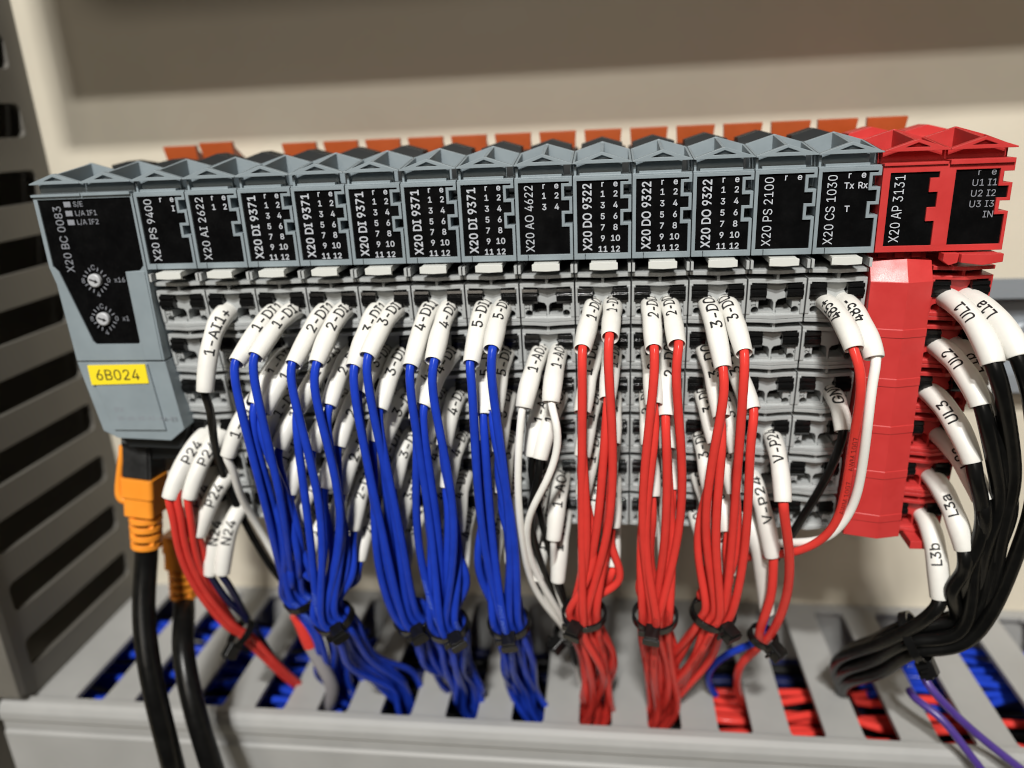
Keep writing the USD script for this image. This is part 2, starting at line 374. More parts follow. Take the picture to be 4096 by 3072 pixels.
def lettering(parent, name, rows, col='ink_pale', w=12.5, namex=3.95, bold=True):
    m = MB()
    if name: flat_text(m, name, 1.85, namex, 1.8, -74.66, math.pi/2, len(rows) > 4, fit=14.2)
    zr = [FT-2.1]+[FT-4.2-2.34*k for k in range(6)]
    for (a, b), z in zip(rows, zr):
        if a: flat_text(m, a, 1.22, 6.35, z, -74.66, bold=bold, anchor='c')
        if b: flat_text(m, b, 1.22, 9.05, z, -74.66, bold=bold, anchor='c')
    return obj('lettering', m.arrays(), col, parent)
RE = [('r', 'e')]
heads = {2: ('X20 PS 9400', RE+[('', 'I')], 'narrow grey module beside the wide controller, marked only r, e and one line'),
 3: ('X20 AI 2622', RE+[('1', '2')], 'grey module numbered only 1 and 2 on black, above sleeve 1-AI1+'),
 9: ('X20 AO 4622', RE+[('1', '2'), ('3', '4')], 'grey module numbered 1 to 4 above the white and black wires'),
 13: ('X20 PS 2100', RE, 'grey module with nearly blank black face above the V-P24 sleeve'),
 14: ('X20 CS 1030', RE+[('Tx', 'Rx'), ('', ''), ('T', '')], 'grey module marked Tx and Rx, touching the red module')}
for k in range(5): heads[4+k] = ('X20 DI 9371', RE+NUM12, f'grey module numbered 1 to 12 above blue wires of sleeves {k+1}-DI')
for k in range(3): heads[10+k] = ('X20 DO 9322', RE+NUM12, f'grey module numbered 1 to 12 above red wires of sleeves {k+1}-DO')
GROUP = 'slim grey modules side by side on the rail'
proto = None
for i in sorted(heads, key=lambda q: (q == 2, q)):
    nm, rows, lab = heads[i]
    if proto is None:
        t = proto = thing('control_module', lab, 'control module', GROUP, (X(i), 0, 0))
        make_head(t); make_cap(t, 'housing_grey', 'housing_dark'); make_tab(t, 'tab_white'); make_base(t, 'terminal_grey'); make_clip(t); make_terminal(t, 'terminal_grey')
        todo = (t, nm, rows)
    elif i == 2:            # no lever stands up behind this one
        t = thing('control_module', lab, 'control module', GROUP, (X(i), 0, 0))
        pn = make_head(t); make_cap(t, 'housing_grey', 'housing_dark'); make_tab(t, 'tab_white'); make_base(t, 'terminal_grey'); make_terminal(t, 'terminal_grey')
        lettering(pn, nm, rows)
    else:
        t = copy(proto, 'control_module', lab, 'control module', GROUP, (X(i), 0, 0))
        lettering(stage.GetPrimAtPath(str(t.GetPath())+'/display_panel'), nm, rows)
PROTO_TEXT = todo

# ------------------------------------------------------------------ the wide bus controller at the left
t = thing('bus_controller', 'wide grey controller with two rotary dials and a yellow 6B024 tag', 'controller', None, (X(0), 0, 0))
x = lambda q: q-X(0)
bc = [(-106.1, FT), (-81.4, FT), (-81.4, .2), (-81.6, -8), (-81.5, -22.3), (-104.7, -22.3), (-105.2, -3), (-106.1, 1)]
face = Polygon([(x(a), b) for a, b in [(-105.1, 16.7), (-82.0, 16.7), (-82.0, 1.0), (-83.2, -.2), (-86.9, -.4), (-86.9, -17.6), (-87.4, -18.1), (-98.6, -18.1), (-99.2, -17.4), (-103.9, -.2), (-105.1, 1.2)]])
m = MB(); body = Polygon([(x(a), b) for a, b in bc])
m.poly(body.difference(face), -75.0, -74.5); m.poly(body, -74.5, -73.6); m.poly(body.intersection(sbox(-50, -50, 50, 13)), -73.6, -30)
m.box(.1, 12.4, -75.5, -74, FT-.05, FT+.5).box(12.6, 24.6, -75.5, -74, FT-.05, FT+.6).box(.6, 24.4, -72.6, -71.6, FT, 20.0)
m.box(x(-86.4), x(-82), -75.2, -75, -22.2, -.4)
obj('housing', m.arrays(), 'housing_grey', t)
m = MB(); roof(m, 0); roof(m, 12.5); obj('roof_cap', m.arrays(), 'housing_grey', t)
m = MB().poly([(1, 21.5), (11.0, 21.5), (11.0, 22.7), (6.0, 23.6), (1, 22.7)], -44, -38).poly([(13.5, 21.5), (23.5, 21.5), (23.5, 22.7), (18.5, 23.6), (13.5, 22.7)], -44, -38).box(.4, 24.4, -52, -24, 19.6, 21.6)
obj('rear_ridge', m.arrays(), 'housing_dark', t)
pn = obj('display_panel', MB().poly(face.buffer(-.03), -74.7, -74.5).arrays(), 'face_black', t)
m = MB(); yf = -74.74
flat_text(m, 'X20 BC 0083', 2.0, x(-99.9), -.3, yf, math.pi/2, fit=15.4)
for k, s_ in enumerate(('S/E', 'L/A IF1', 'L/A IF2')):
    z = 15.0-2.05*k
    m.poly([(x(-98.9), z-.1), (x(-97.2), z-.1), (x(-97.2), z+1.1), (x(-98.9), z+1.1)], yf, yf+.03); flat_text(m, s_, 1.15, x(-96.6), z-.05, yf)
for cz, s_ in ((-2.3, 'x16'), (-11.7, 'x1')):
    cx = x(-95.1)
    for k in range(16):
        a = k*math.pi/8
        if k % 4 == 0: continue
        d = np.array([math.cos(a), math.sin(a)]); n = np.array([-d[1], d[0]])*.11
        q = [d*2.3+n, d*3.2+n, d*3.2-n, d*2.3-n]; m.poly([(cx+p[0], cz+p[1]) for p in q], yf, yf+.03)
    for dx, dz, c in ((0, 2.5, 'C'), (-3.2, -.6, '8'), (0, -4.0, '4'), (3.3, -.6, '0')): flat_text(m, c, 1.15, cx+dx, cz+dz, yf, anchor='c')
    flat_text(m, s_, 1.15, cx+4.7, cz-.6, yf)
obj('lettering', m.arrays(), 'ink_faint', pn)
for cz in (-2.3, -11.7):
    cx = x(-95.1)
    d = obj('dial', MB().tube([(cx, -74.7, cz), (cx, -75.4, cz), (cx, -75.6, cz)], [1.6, 1.6, 1.35], 24).arrays(), 'white_dial', t, 30)
    a = -.35; R2 = np.array([[math.cos(a), -math.sin(a)], [math.sin(a), math.cos(a)]])
    ar = np.array([(-1.1, -.18), (.3, -.18), (.3, -.5), (1.15, 0), (.3, .5), (.3, .18), (-1.1, .18)])@R2.T
    obj('arrow', MB().poly([(cx+p[0], cz+p[1]) for p in ar], -75.66, -75.5).arrays(), 'matte_black', d)
# lower door
m = MB()
door = [(x(-104.7), -22.7), (x(-81.4), -22.7), (x(-79.9), -40.5), (x(-84), -43.6), (x(-98.3), -43.0), (x(-101.9), -41.0)]
m.poly(door, -75.0, -40)
m.poly([(x(-101.8), -23.2), (x(-86), -23.2), (x(-84.6), -40.6), (x(-98.6), -40.6)], -75.5, -74.8)
dr = obj('lower_door', m.arrays(), 'housing_grey', t)
m = MB(); flat_text(m, 'IFX', 1.1, x(-97.3), -35.6, -75.54); flat_text(m, '00-60-65-A1-AA-E3', 1.05, x(-97.0), -37.9, -75.54); obj('lettering', m.arrays(), 'ink_faint', dr)
m = MB().poly([(x(-101), -41), (x(-80.5), -41), (x(-83), -47), (x(-97.5), -46.5)], -72.5, -40).box(x(-98), x(-82), -68, -40, -52, -44); obj('connector_bay', m.arrays(), 'housing_dark', t)
tg = obj('name_tag', MB().poly([(x(-101.7), -23.3), (x(-86.4), -23.1), (x(-86.4), -28.0), (x(-101.7), -28.4)], -75.75, -75.5).arrays(), 'tag_yellow', t)
m = MB(); flat_text(m, '6B024', 2.7, x(-100.2), -27.1, -75.79); obj('lettering', m.arrays(), 'ink_black', tg)
m = MB().box(.2, 24.6, -59, -8, -60, 0).box(.2, 24.6, -22, -8, 0, 18); obj('bus_base', m.arrays(), 'housing_grey', t)
make_clip(t, 1.8, .5); make_clip(t, 13.2, 1.1)

# ------------------------------------------------------------------ red module at the right end
t = thing('control_module', 'double width red module with a blank cover and red clamps row', 'control module', None, (X(15), 0, 0))
m = MB(); w = 25.0
o = sbox(.12, 0, w-.12, FT)
for a, b in ((1.75, 4.0), (7.5, 9.6)): o = o.difference(sbox(w-2.0, FT-b, w+1, FT-a))
pl = sbox(1.6, 1.25, 11.0, FT-1.4)
for a, b in ((2.6, 5.4), (8.4, 11.2)): pl = pl.difference(sbox(9.3, FT-b, 12, FT-a))
pr = sbox(14.0, 1.25, w-.75, FT-1.2)
for a, b in ((1.75, 4.0), (7.5, 9.6)): pr = pr.difference(sbox(w-2.7, FT-b-.6, w+1, FT-a+.6))
m.poly(o.difference(pl).difference(pr), -75.0, -74.3); m.poly(o, -74.3, -69)
m.box(.12, 12.3, -75.4, -70, FT, FT+.5).box(12.6, w-.4, -75.6, -70, FT-.1, FT+.8)
obj('frame', m.arrays(), 'module_red', t)
pn = obj('display_panel', MB().poly(pl.buffer(-.03), -74.62, -74.3).arrays(), 'face_black', t)
m = MB(); flat_text(m, 'X20 AP 3131', 1.95, 4.6, 1.9, -74.66, math.pi/2, fit=13.6); obj('lettering', m.arrays(), 'ink_pale', pn)
pn = obj('display_panel', MB().poly(pr.buffer(-.03), -74.62, -74.3).arrays(), 'face_black', t)
m = MB()
for q, (a, b) in enumerate([('r', 'e'), ('U1', 'I1'), ('U2', 'I2'), ('U3', 'I3'), ('', 'IN')]):
    z = FT-2.4-2.1*q
    if a: flat_text(m, a, 1.3, 18.6, z, -74.66, anchor='c')
    if b: flat_text(m, b, 1.3, 21.3, z, -74.66, anchor='c')
obj('lettering', m.arrays(), 'ink_faint', pn)
m = MB().box(.2, w-2.4, -69, -22, .1, 13).box(.4, w-1.2, -72, -71, FT, 20.0).box(w-2.4, w-.3, -64, -22, .1, 13).box(.2, w-.3, -59, -22, 13, FT); obj('housing', m.arrays(), 'module_red', t)
m = MB(); roof(m, 0); roof(m, 12.5); obj('roof_cap', m.arrays(), 'module_red', t)
m = MB().poly([(1.5, 21.5), (11.5, 21.5), (11.5, 22.9), (6.5, 24.2), (1.5, 22.9)], -44, -38).poly([(14, 21.5), (24, 21.5), (24, 22.9), (19, 24.2), (14, 22.9)], -44, -38).box(.4, 24.4, -52, -24, 19.6, 21.6)
obj('rear_ridge', m.arrays(), 'module_red', t)
m = MB()
cv = [(.1, -70), (.1, -74.6), (7.0, -76.6), (12.35, -75.2), (12.35, -70)]
m.poly(cv, -66.8, -6.2, 'xy')
v = [(.1, -74.6, -6.2), (7.0, -76.6, -6.2), (12.35, -75.2, -6.2), (.1, -72.6, -2.2), (7.0, -74.2, -1.6), (12.35, -73.0, -2.2), (.1, -66, -2.2), (12.35, -66, -2.2), (.1, -66, -6.2), (12.35, -66, -6.2)]
m.add(v, [(0, 1, 4), (0, 4, 3), (1, 2, 5), (1, 5, 4), (3, 4, 5), (3, 5, 7), (3, 7, 6), (0, 3, 6), (0, 6, 8), (2, 9, 7), (2, 7, 5)])
for k in range(1, 6):
    zc = -6.2-11.1*k
    m.poly([(.05, -74.7), (7.0, -76.72), (12.4, -75.3), (12.4, -74), (.05, -74)], zc-.9, zc+.9, 'xy')
obj('blank_cover', m.arrays(), 'module_red', t)
m = MB()
for q in range(3): m.box(2.2+3.4*q, 4.0+3.4*q, -71, -70, -1.9, -.5)
m.box(.3, 12.3, -70, -8, -66, 0).box(12.3, 24.6, -58, -8, -70, 0).box(.3, 24.6, -22, -8, 0, 18).box(16.5, 22.5, -72, -60, -72, -70)
obj('bus_base', m.arrays(), 'module_red', t)
make_clip(t, .5); make_clip(t, 13.0)
m = MB().poly([(16.2, -.35), (24.2, -.35), (24.2, -2.0), (20.4, -2.6), (16.2, -2.0)], -77.6, -76.0).box(16.6, 23.8, -76, -66, -1.6, -.4).poly([(13.2, -.3), (16.2, -.3), (16.0, -2.2), (14.4, -2.7), (13.2, -1.8)], -76.5, -74); obj('release_tab', m.arrays(), 'module_red', t)
sub = term_body(); sub.move(lambda v: v+[12.5, 0, 0])
tb = obj('terminal_block', sub.arrays(), 'module_red', t)
h = term_holes_shade(); h.move(lambda v: v+[12.5, 0, 0]); obj('wire_holes_shade', h.arrays(), 'matte_black', tb)
for z in ROWZ:
    for x0 in (.62, 8.38):
        c = clamp(x0, z); c.move(lambda v: v+[12.5, 0, 0]); obj('clamp', c.arrays(), 'clamp_black', tb)
lettering(stage.GetPrimAtPath(str(proto.GetPath())+'/display_panel'), *PROTO_TEXT[1:])

# ------------------------------------------------------------------ labelled wires
def hole(i, r, c): 
    z = ROWZ[r]-4.7
    return np.array([X(i)+(4.3, 8.5)[c], yface(z)+2.0, z])
def hermite(a, b, ma, mb, n):
    t_ = np.linspace(0, 1, n)[:, None]
    return (2*t_**3-3*t_**2+1)*a+(t_**3-2*t_**2+t_)*ma+(-2*t_**3+3*t_**2)*b+(t_**3-t_**2)*mb
def sleeve_axis(H, E, lift=1.6, droop=.25):
    d = E-H; L = np.linalg.norm(d)
    ma = np.array([d[0]*.5, -L*1.15, lift*1.2]); mb = np.array([d[0]*.9, d[1]*(.95-2*droop), d[2]*1.1-L*droop])
    return hermite(H, E, ma, mb, 22)
def sleeve_mesh(ax, r, wall=.36, squash=.90, k=20):
    """soft plastic tube slit-free: outer skin, end ring and inner skin; a little flattened near the terminal"""
    n = len(ax); N, B, T = frames(ax); a = np.arange(k)/k*2*math.pi
    s_ = np.linspace(0, 1, n)
    wob = 1.02+.05*np.sin(s_*2.6)-.15*s_**3+.035*np.sin(s_*5+rng.uniform(0, 6))-.13*np.exp(-((s_-rng.uniform(.40, .55))/.14)**2)*rng.uniform(.2, 1)
    fl = squash+(1-squash)*s_
    def ring(rr, i): return ax[i]+(N[i][None]*np.cos(a)[:, None]*rr*fl[i]+B[i][None]*np.sin(a)[:, None]*rr/np.sqrt(fl[i]))
    rings = [ring(r*wob[i]*(.93 if i == 0 else 1), i) for i in range(n)]
    tilt = rng.uniform(-.25, .25)
    rings.append(ring((r-wall*.5)*wob[-1], n-1)+T[-1]*.16); rings.append(ring((r-wall)*wob[-1], n-1))
    for i in range(n-2, n//2, -1): rings.append(ring((r-wall)*wob[i], i))
    m = len(rings); v = np.vstack(rings)
    i, j = np.meshgrid(np.arange(m-1), np.arange(k), indexing='ij'); i = i.ravel(); j = j.ravel(); j2 = (j+1) % k
    f = np.stack([i*k+j, i*k+j2, (i+1)*k+j2, (i+1)*k+j], 1)
    cap = np.vstack([rings[0].mean(0), rings[0]]); cf = np.array([(0, 1+(q+1) % k, 1+q) for q in range(k)])
    mb = MB(); mb.add(v, f); mb.add(cap, cf)
    return mb, wob, fl
def sleeve_text(ax, r, wob, fl, text, h=2.15, start=.30, twist=0.0):
    v, f = text2d(text, h, True, .42)
    L = np.r_[0, np.cumsum(np.linalg.norm(np.diff(ax, axis=0), axis=1))]; tot = L[-1]
    N, B, T = frames(ax)
    w = v[:, 0].max(); sx = min(.9, tot*(.98-start)/w)
    s_ = tot*(1-start)-v[:, 0]*sx; s_ = np.clip(s_, 0.0, tot)
    def interp(A): return np.stack([np.interp(s_, L, A[:, q]) for q in range(A.shape[1])], 1)
    C = interp(ax); Ti = -interp(T); Ti /= np.linalg.norm(Ti, axis=1, keepdims=True)
    Ni, Bi = interp(N), interp(B)
    ww, ff = np.interp(s_, L, wob), np.interp(s_, L, fl)
    mid = ax[len(ax)//2]; V = CAM-mid; V = V/np.linalg.norm(V)
    n0 = V[None]-Ti*(Ti@V)[:, None]; n0 /= np.linalg.norm(n0, axis=1, keepdims=True)
    l0 = np.cross(n0, Ti)
    ang = (v[:, 1]-h/2)/r+twist
    D = n0*np.cos(ang)[:, None]+l0*np.sin(ang)[:, None]
    # radius of the flattened section in that direction
    cn, cb = (D*Ni).sum(1), (D*Bi).sum(1)
    rad = r*ww/np.sqrt((cn/ff)**2+(cb*np.sqrt(ff))**2)+.035
    return C+D*rad[:, None], f
def path_text(path, r, text, h, at, face=None):
    v, f = text2d(text, h, False, .5)
    L = np.r_[0, np.cumsum(np.linalg.norm(np.diff(path, axis=0), axis=1))]; s_ = np.clip(L[-1]*at-v[:, 0]*1.25, 0, L[-1])
    N, B, T = frames(path); it = lambda A: np.stack([np.interp(s_, L, A[:, q]) for q in range(3)], 1)
    C, Tt = it(path), -it(T); Tt /= np.linalg.norm(Tt, axis=1, keepdims=True)
    V = (CAM-C.mean(0)) if face is None else np.array(face, float); V /= np.linalg.norm(V)
    n0 = V[None]-Tt*(Tt@V)[:, None]; n0 /= np.linalg.norm(n0, axis=1, keepdims=True); l0 = np.cross(n0, Tt)
    ang = (v[:, 1]-h/2)/r
    return C+(n0*np.cos(ang)[:, None]+l0*np.sin(ang)[:, None])*(r+.03), f
printed = [0]
def wire(label, colour, H, E, rest, text, group, rw=1.0, rs=2.12, start=.40, h=2.5, twist=None, n=70, twin=False, lift=1.6, droop=.25):
    t = thing('labelled_wire', label, 'wire', group)
    ax = sleeve_axis(H, E, lift, droop)
    off = np.array([rng.uniform(-.35, .5), -.1, .75-2*droop])*(rs-rw-.36)
    pts = [H+[0, 1, 0], ax[8], ax[16]+off*.6, E+off]+list(rest)
    way = spline(pts, n); m = MB().tube(way, rw, 10)
    if twin: m.tube(spline([p+np.array([1.9, .4, 0])*min(1, k/3) for k, p in enumerate(map(np.asarray, pts))], n), rw, 10)
    ins = m.build('insulation', colour, t, 50)
    if colour in ('blue_pvc', 'red_pvc') and rw == 1.0:
        printed[0] += 1
        if printed[0] % 3 == 0: obj('lettering', path_text(way, rw, 'AWM 1007      AWM 1007', 1.0, rng.uniform(.55, .66), (CAM-E)+np.array([rng.uniform(-90, 90), 0, 0])), 'print_blue' if colour[0] == 'b' else 'print_red', ins)
    sm, wob, fl = sleeve_mesh(ax, rs)
    so = sm.build('marker_sleeve', 'sleeve_white', t, 50)
    if text:
        v, f = sleeve_text(ax, rs, wob, fl, text, h, start, rng.uniform(-.3, .3) if twist is None else twist)
        obj('lettering', (v, f), 'ink_black', so)
    return t
def hexpack(n, r):
    pts = []
    for a in range(-5, 6):
        for b in range(-5, 6): pts.append((2*r*(a+b*.5), 2*r*b*math.sqrt(3)/2))
    pts.sort(key=lambda p: (round((p[0]-.3)**2+(p[1]-.2)**2, 3)))
    return pts[:n]
ties = []
def bundle(members, T, tdir, after, rw=1.0, tight=1.1):
    """members: dicts with i, r, c, E, text, colour, label; they meet at the tie T and go on through 'after'"""
    T = np.asarray(T, float); d = np.asarray(tdir, float); d /= np.linalg.norm(d)
    e1 = np.array([1., 0, 0]); e1 -= d*(e1@d); e1 /= np.linalg.norm(e1); e2 = np.cross(e1, d)
    if e2[1] > 0: e2 = -e2                      # towards the front
    offs = hexpack(len(members), rw*tight)
    offs.sort(key=lambda p: -p[1])
    members.sort(key=lambda q: (q['r'], q['c']))
    # the upper rows lie in front; inside a layer keep left to right
    k = 0
    while k < len(members):
        n_ = min(3, len(members)-k)
        part = sorted(offs[k:k+n_]); mem = sorted(range(k, k+n_), key=lambda q: members[q]['E'][0])
        for q, o in zip(mem, part): members[q]['o'] = o
        k += n_
    for q in members:
        E = np.asarray(q['E'], float); o = q['o']; to = T+e1*o[0]+e2*o[1]
        j = lambda a: np.array([rng.uniform(-a, a) for _ in range(3)])
        dz = E[2]-to[2]
        f0 = np.array([0.06*(to[0]-E[0]), -1.9 if q['r'] < 2 else -.7, -min(5.5, dz*.2)])
        M0 = E+f0
        M1 = np.array([E[0]+.36*(to[0]-E[0])+math.copysign(rng.uniform(.3, 2.0), E[0]-T[0]), E[1]+.30*(to[1]-E[1])-.6, E[2]-.55*dz])+j(1.5)
        rest = list(q.get('mid', [M0, M1]))+[to-d*4, to, to+d*5]
        sp = rng.uniform(1.0, 1.45)
        for w_, pt in enumerate(after):
            rest.append(np.asarray(pt, float)+e1*o[0]*sp+np.array([0, -1, .3])*o[1]*sp*.8+j(1.7 if w_ < len(after)-1 else 1.6))
        wire(q['label'], q['colour'], q['H'] if 'H' in q else hole(q['i'], q['r'], q['c']), E, rest, q['text'], q['group'], rw=rw, rs=q.get('rs', 2.12), start=q.get('start', .42), twist=q.get('twist'), twin=q.get('twin', False), droop=min(.22, .05+.05*q['r'])+rng.uniform(-.03, .03))
    rad = max(math.hypot(*o) for o in offs)+rw+.25
    return T, d, e1, e2, rad
def cable_tie(label, T, d, e1, e2, rad, head=-.6, wid=2.0, flat=.88, size=3.6):
    t = thing('cable_tie', label, 'cable tie', 'black cable ties round the wire bundles')
    k = 40; v = []; f = []
    for q in range(k):
        a = q/k*2*math.pi
        for rr, ww in ((rad, -wid), (rad+.7, -wid), (rad+.7, wid), (rad, wid)):
            v.append(T+(e1*math.cos(a)+e2*math.sin(a)*flat)*rr+d*ww*.5)
    for q in range(k):
        for s_ in range(4):
            a, b = q*4+s_, q*4+(s_+1) % 4; a2, b2 = ((q+1) % k)*4+s_, ((q+1) % k)*4+(s_+1) % 4
            f.append((a, b, b2, a2))
    obj('strap', (v, np.array(f)), 'tie_black', t, 40)
    a = math.pi/2+head
    out = e1*math.cos(a)+e2*math.sin(a)*flat; out /= np.linalg.norm(out); tan = np.cross(d, out); tan /= np.linalg.norm(tan)
    c = T+(e1*math.cos(a)+e2*math.sin(a)*flat)*rad+out*1.4
    s2 = size/2
    pr = sbox(-s2, -s2, s2, s2).buffer(-.5).buffer(.5, 3)
    mb = MB().poly(pr, -2.0, 1.9, 'xy').box(-.9, .9, -s2-.3, s2+.3, 1.9, 2.3).box(-.95, .95, s2, s2+1.6, -.5, .2)
    mb.move(lambda q: c+q[:, :1]*d+q[:, 1:2]*tan+q[:, 2:3]*out)
    mb.build('lock_head', 'tie_black', t, 30)
    return t
def mem(i, r, c, E, text, colour, cname, group, **k):
    return dict(i=i, r=r, c=c, E=np.asarray(E, float), text=text, colour=colour, label=f'{cname} wire in a white marker sleeve printed {text}', group=group, **k)
def twelve(i, row1, name, colour, cname, group, row2=None, swing=0.0, skip=()):
    """E of the first rows measured in the picture; the rows below follow their holes with the same lean"""
    out = []
    e1 = [P(a, b+7, -86.5) for a, b in row1]
    lean = [e1[c]-hole(i, 0, c) for c in (0, 1)]
    for r in range(6):
        for c in (0, 1):
            if (r, c) in skip: continue
            h = hole(i, r, c)
            if r == 0: E = e1[c]
            elif r == 1 and row2: E = P(row2[c][0], row2[c][1]+7, -84.5)
            else:
                E = h+[lean[c][0]*.95+rng.uniform(-.9, .9)+swing*r, -(13.6-.45*r)+rng.uniform(-.8, .8), -7.6-.6*r+rng.uniform(-1.8, 1.4)]
            out.append(mem(i, r, c, E, f'{name}{2*r+c+1}', colour, cname, group))
    return out
SLOT = lambda k: 22+20*k            # centre of a slot of the bottom duct
def into(k, dx=0, y=-52, turn=0):
    return [np.array([SLOT(k)+dx, y-3, -131.]), np.array([SLOT(k)+dx*.8, y+2, -141.]), np.array([SLOT(k)+dx*.5+turn, y+9, -158.])]
GB, GR = 'blue wires in white marker sleeves', 'red wires in white marker sleeves'
blue = [(4, [(512, 776), (553, 763)], '1-DI', [(549, 868), (570, 884)]), (5, [(634, 780), (684, 778)], '2-DI', [(643, 878), (711, 870)]),
        (6, [(764, 786), (794, 763)], '3-DI', [(776, 843), (821, 878)]), (7, [(887, 786), (936, 773)], '4-DI', [(900, 900), (916, 871)]), (8, [(1018, 778), (1062, 748)], '5-DI', [(1046, 888), (1068, 883)])]
B = {}
for i, r1, nm, r2 in blue: B[i] = twelve(i, r1, nm, 'blue_pvc', 'blue', GB, r2)
tA = bundle(B[4], P(655, 1290, -70), (.35, .25, -.9), [P(720, 1380, -64)]+into(-4, 0, -50, 5))
cable_tie('cable tie on the leftmost blue bundle, half hidden behind its neighbour', *tA, head=-1.9)
tB = bundle(B[5], P(722, 1335, -78), (.3, .3, -.85), [P(775, 1420, -68)]+into(-3, -1, -54, 6))
cable_tie('cable tie with shiny head on the second blue bundle', *tB, head=-.5)
tC = bundle(B[6], P(895, 1335, -74), (.28, .3, -.85), [P(935, 1420, -66)]+into(-2, -2, -50, 6))
cable_tie('cable tie on the third blue bundle, left of the fourth', *tC, head=-.4)
tD = bundle(B[7], P(968, 1350, -77), (.15, .3, -.9), [P(985, 1430, -68)]+into(-2, 1, -55, 6))
cable_tie('cable tie on the fourth blue bundle above the fingers', *tD, head=-.5)
tE = bundle(B[8], P(1100, 1345, -76), (.10, .3, -.9), [P(1118, 1430, -68)]+into(-1, -1, -54, 6))
cable_tie('cable tie on the rightmost blue bundle beside the white wires', *tE, head=-.1)
red = [(10, [(1258, 748), (1318, 722)], '1-DO', [(1258, 884), (1312, 856)]), (11, [(1412, 747), (1462, 738)], '2-DO', [(1413, 868), (1440, 892)]), (12, [(1562, 788), (1607, 756)], '3-DO', [(1558, 893), (1624, 878)])]
for i, r1, nm, r2 in red: B[i] = twelve(i, r1, nm, 'red_pvc', 'red', GR, r2, swing=.12 if i == 12 else 0)
tG = bundle(B[10], P(1262, 1325, -77), (.02, .3, -.9), [P(1290, 1430, -68)]+into(0, 0, -55, -5))
cable_tie('cable tie on the leftmost red bundle, next to the white wires', *tG, head=.35)
tH = bundle(B[11], P(1415, 1330, -77), (0, .3, -.9), [P(1420, 1430, -68)]+into(1, -1.5, -55, -6))
cable_tie('cable tie on the middle red bundle', *tH, head=.15)
tI = bundle(B[12], P(1540, 1325, -76), (-.22, .3, -.9), [P(1490, 1430, -66)]+into(1, 1.5, -52, -6))
cable_tie('cable tie on the right red bundle, its strap pulled to the right', *tI, head=-.55)

# analogue outputs: white and black wires
GW = 'white and black analogue wires'
def free(i, r, c, uvE, y, text, colour, cname, group, path, **k):
    E = P(*uvE, y); rest = [P(*p) for p in path]
    wire(f'{cname} wire in a white marker sleeve printed {text}' if text else f'{cname} wire leaving a white sleeve half hidden behind the V-P24 wires', colour, k.pop('H', hole(i, r, c)), E, rest, text, group, **k)
end = [(1232, 1385, -58), (1245, 1440, -52), (1262, 1500, -44), (1275, 1540, -30)]
free(9, 1, 0, (1132, 880), -85, '1-AO1+', 'white_pvc', 'white', GW, [(1124, 920, -86), (1119, 1020, -86), (1126, 1150, -82), (1155, 1270, -74), (1205, 1340, -66)]+end, rw=.88, twist=.1)
free(9, 1, 1, (1190, 868), -85, '1-AO2+', 'white_pvc', 'white', GW, [(1199, 905, -87), (1204, 960, -87), (1180, 1040, -86), (1143, 1120, -83), (1152, 1220, -77), (1208, 1325, -68)]+end, rw=.88, twist=-.1)
free(9, 2, 0, (1150, 985), -81, '1-AO1-', 'black_pvc', 'black', GW, [(1148, 1010, -81), (1160, 1080, -80), (1185, 1180, -76), (1220, 1300, -68)]+end, rw=.88)
free(9, 2, 1, (1166, 990), -82, '1-AO2-', 'black_pvc', 'black', GW, [(1164, 1020, -83), (1148, 1100, -82), (1160, 1190, -78), (1200, 1290, -70), (1225, 1345, -64)]+end, rw=.88)
free(9, 4, 0, (1150, 1170), -76, '1-AO3+', 'white_pvc', 'white', GW, [(1146, 1200, -75), (1160, 1260, -72), (1210, 1330, -66)]+end, rw=.88)
free(9, 4, 1, (1196, 1165), -78, '1-AO4+', 'white_pvc', 'white', GW, [(1196, 1200, -76), (1200, 1260, -72), (1222, 1330, -66)]+end, rw=.88, twist=0)
free(9, 5, 0, (1160, 1250), -74, '1-AO3-', 'black_pvc', 'black', GW, [(1163, 1275, -72), (1195, 1320, -67)]+end, rw=.88)
free(9, 5, 1, (1205, 1255), -75, '1-AO4-', 'black_pvc', 'black', GW, [(1208, 1275, -72), (1222, 1320, -67)]+end, rw=.88)
d = np.array([.4, .4, -.8]); d /= np.linalg.norm(d); e1 = np.array([1., 0, 0]); e1 -= d*(e1@d); e1 /= np.linalg.norm(e1); e2 = -np.cross(d, e1) if np.cross(d, e1)[1] > 0 else np.cross(d, e1)
cable_tie('cable tie gathering the white and black wires, behind the red bundle', P(1225, 1365, -62), d, e1, e2, 3.2, head=.7)

# supply wires under the left modules
GP = 'supply wires in white marker sleeves'
eL = [(520, 1370, -66), (575, 1425, -60), (630, 1475, -52), (690, 1515, -40)]
free(2, 3, 0, (368, 1075), -82, 'P24', 'red_pvc', 'leftmost doubled red', GP, [(372, 1110, -82), (385, 1180, -80), (430, 1280, -75), (500, 1360, -68)]+eL, rs=2.3, twist=0, start=.42, twin=True)
free(2, 3, 1, (408, 1075), -80, 'P24', 'red_pvc', 'front right red', GP, [(410, 1110, -80), (420, 1180, -78), (455, 1280, -73), (510, 1355, -67)]+eL, rs=2.1, twist=0, start=.42)
free(2, 4, 0, (398, 1155), -77, 'P24', 'red_pvc', 'mostly hidden red', GP, [(405, 1185, -76), (440, 1270, -73), (505, 1362, -66)]+eL)
free(2, 4, 1, (430, 1155), -77, 'P24', 'red_pvc', 'lower right red', GP, [(436, 1180, -76), (462, 1270, -72), (514, 1358, -65)]+eL, twist=0, start=.4)
eN = [(540, 1345, -62), (590, 1420, -56), (645, 1480, -48), (700, 1520, -38)]
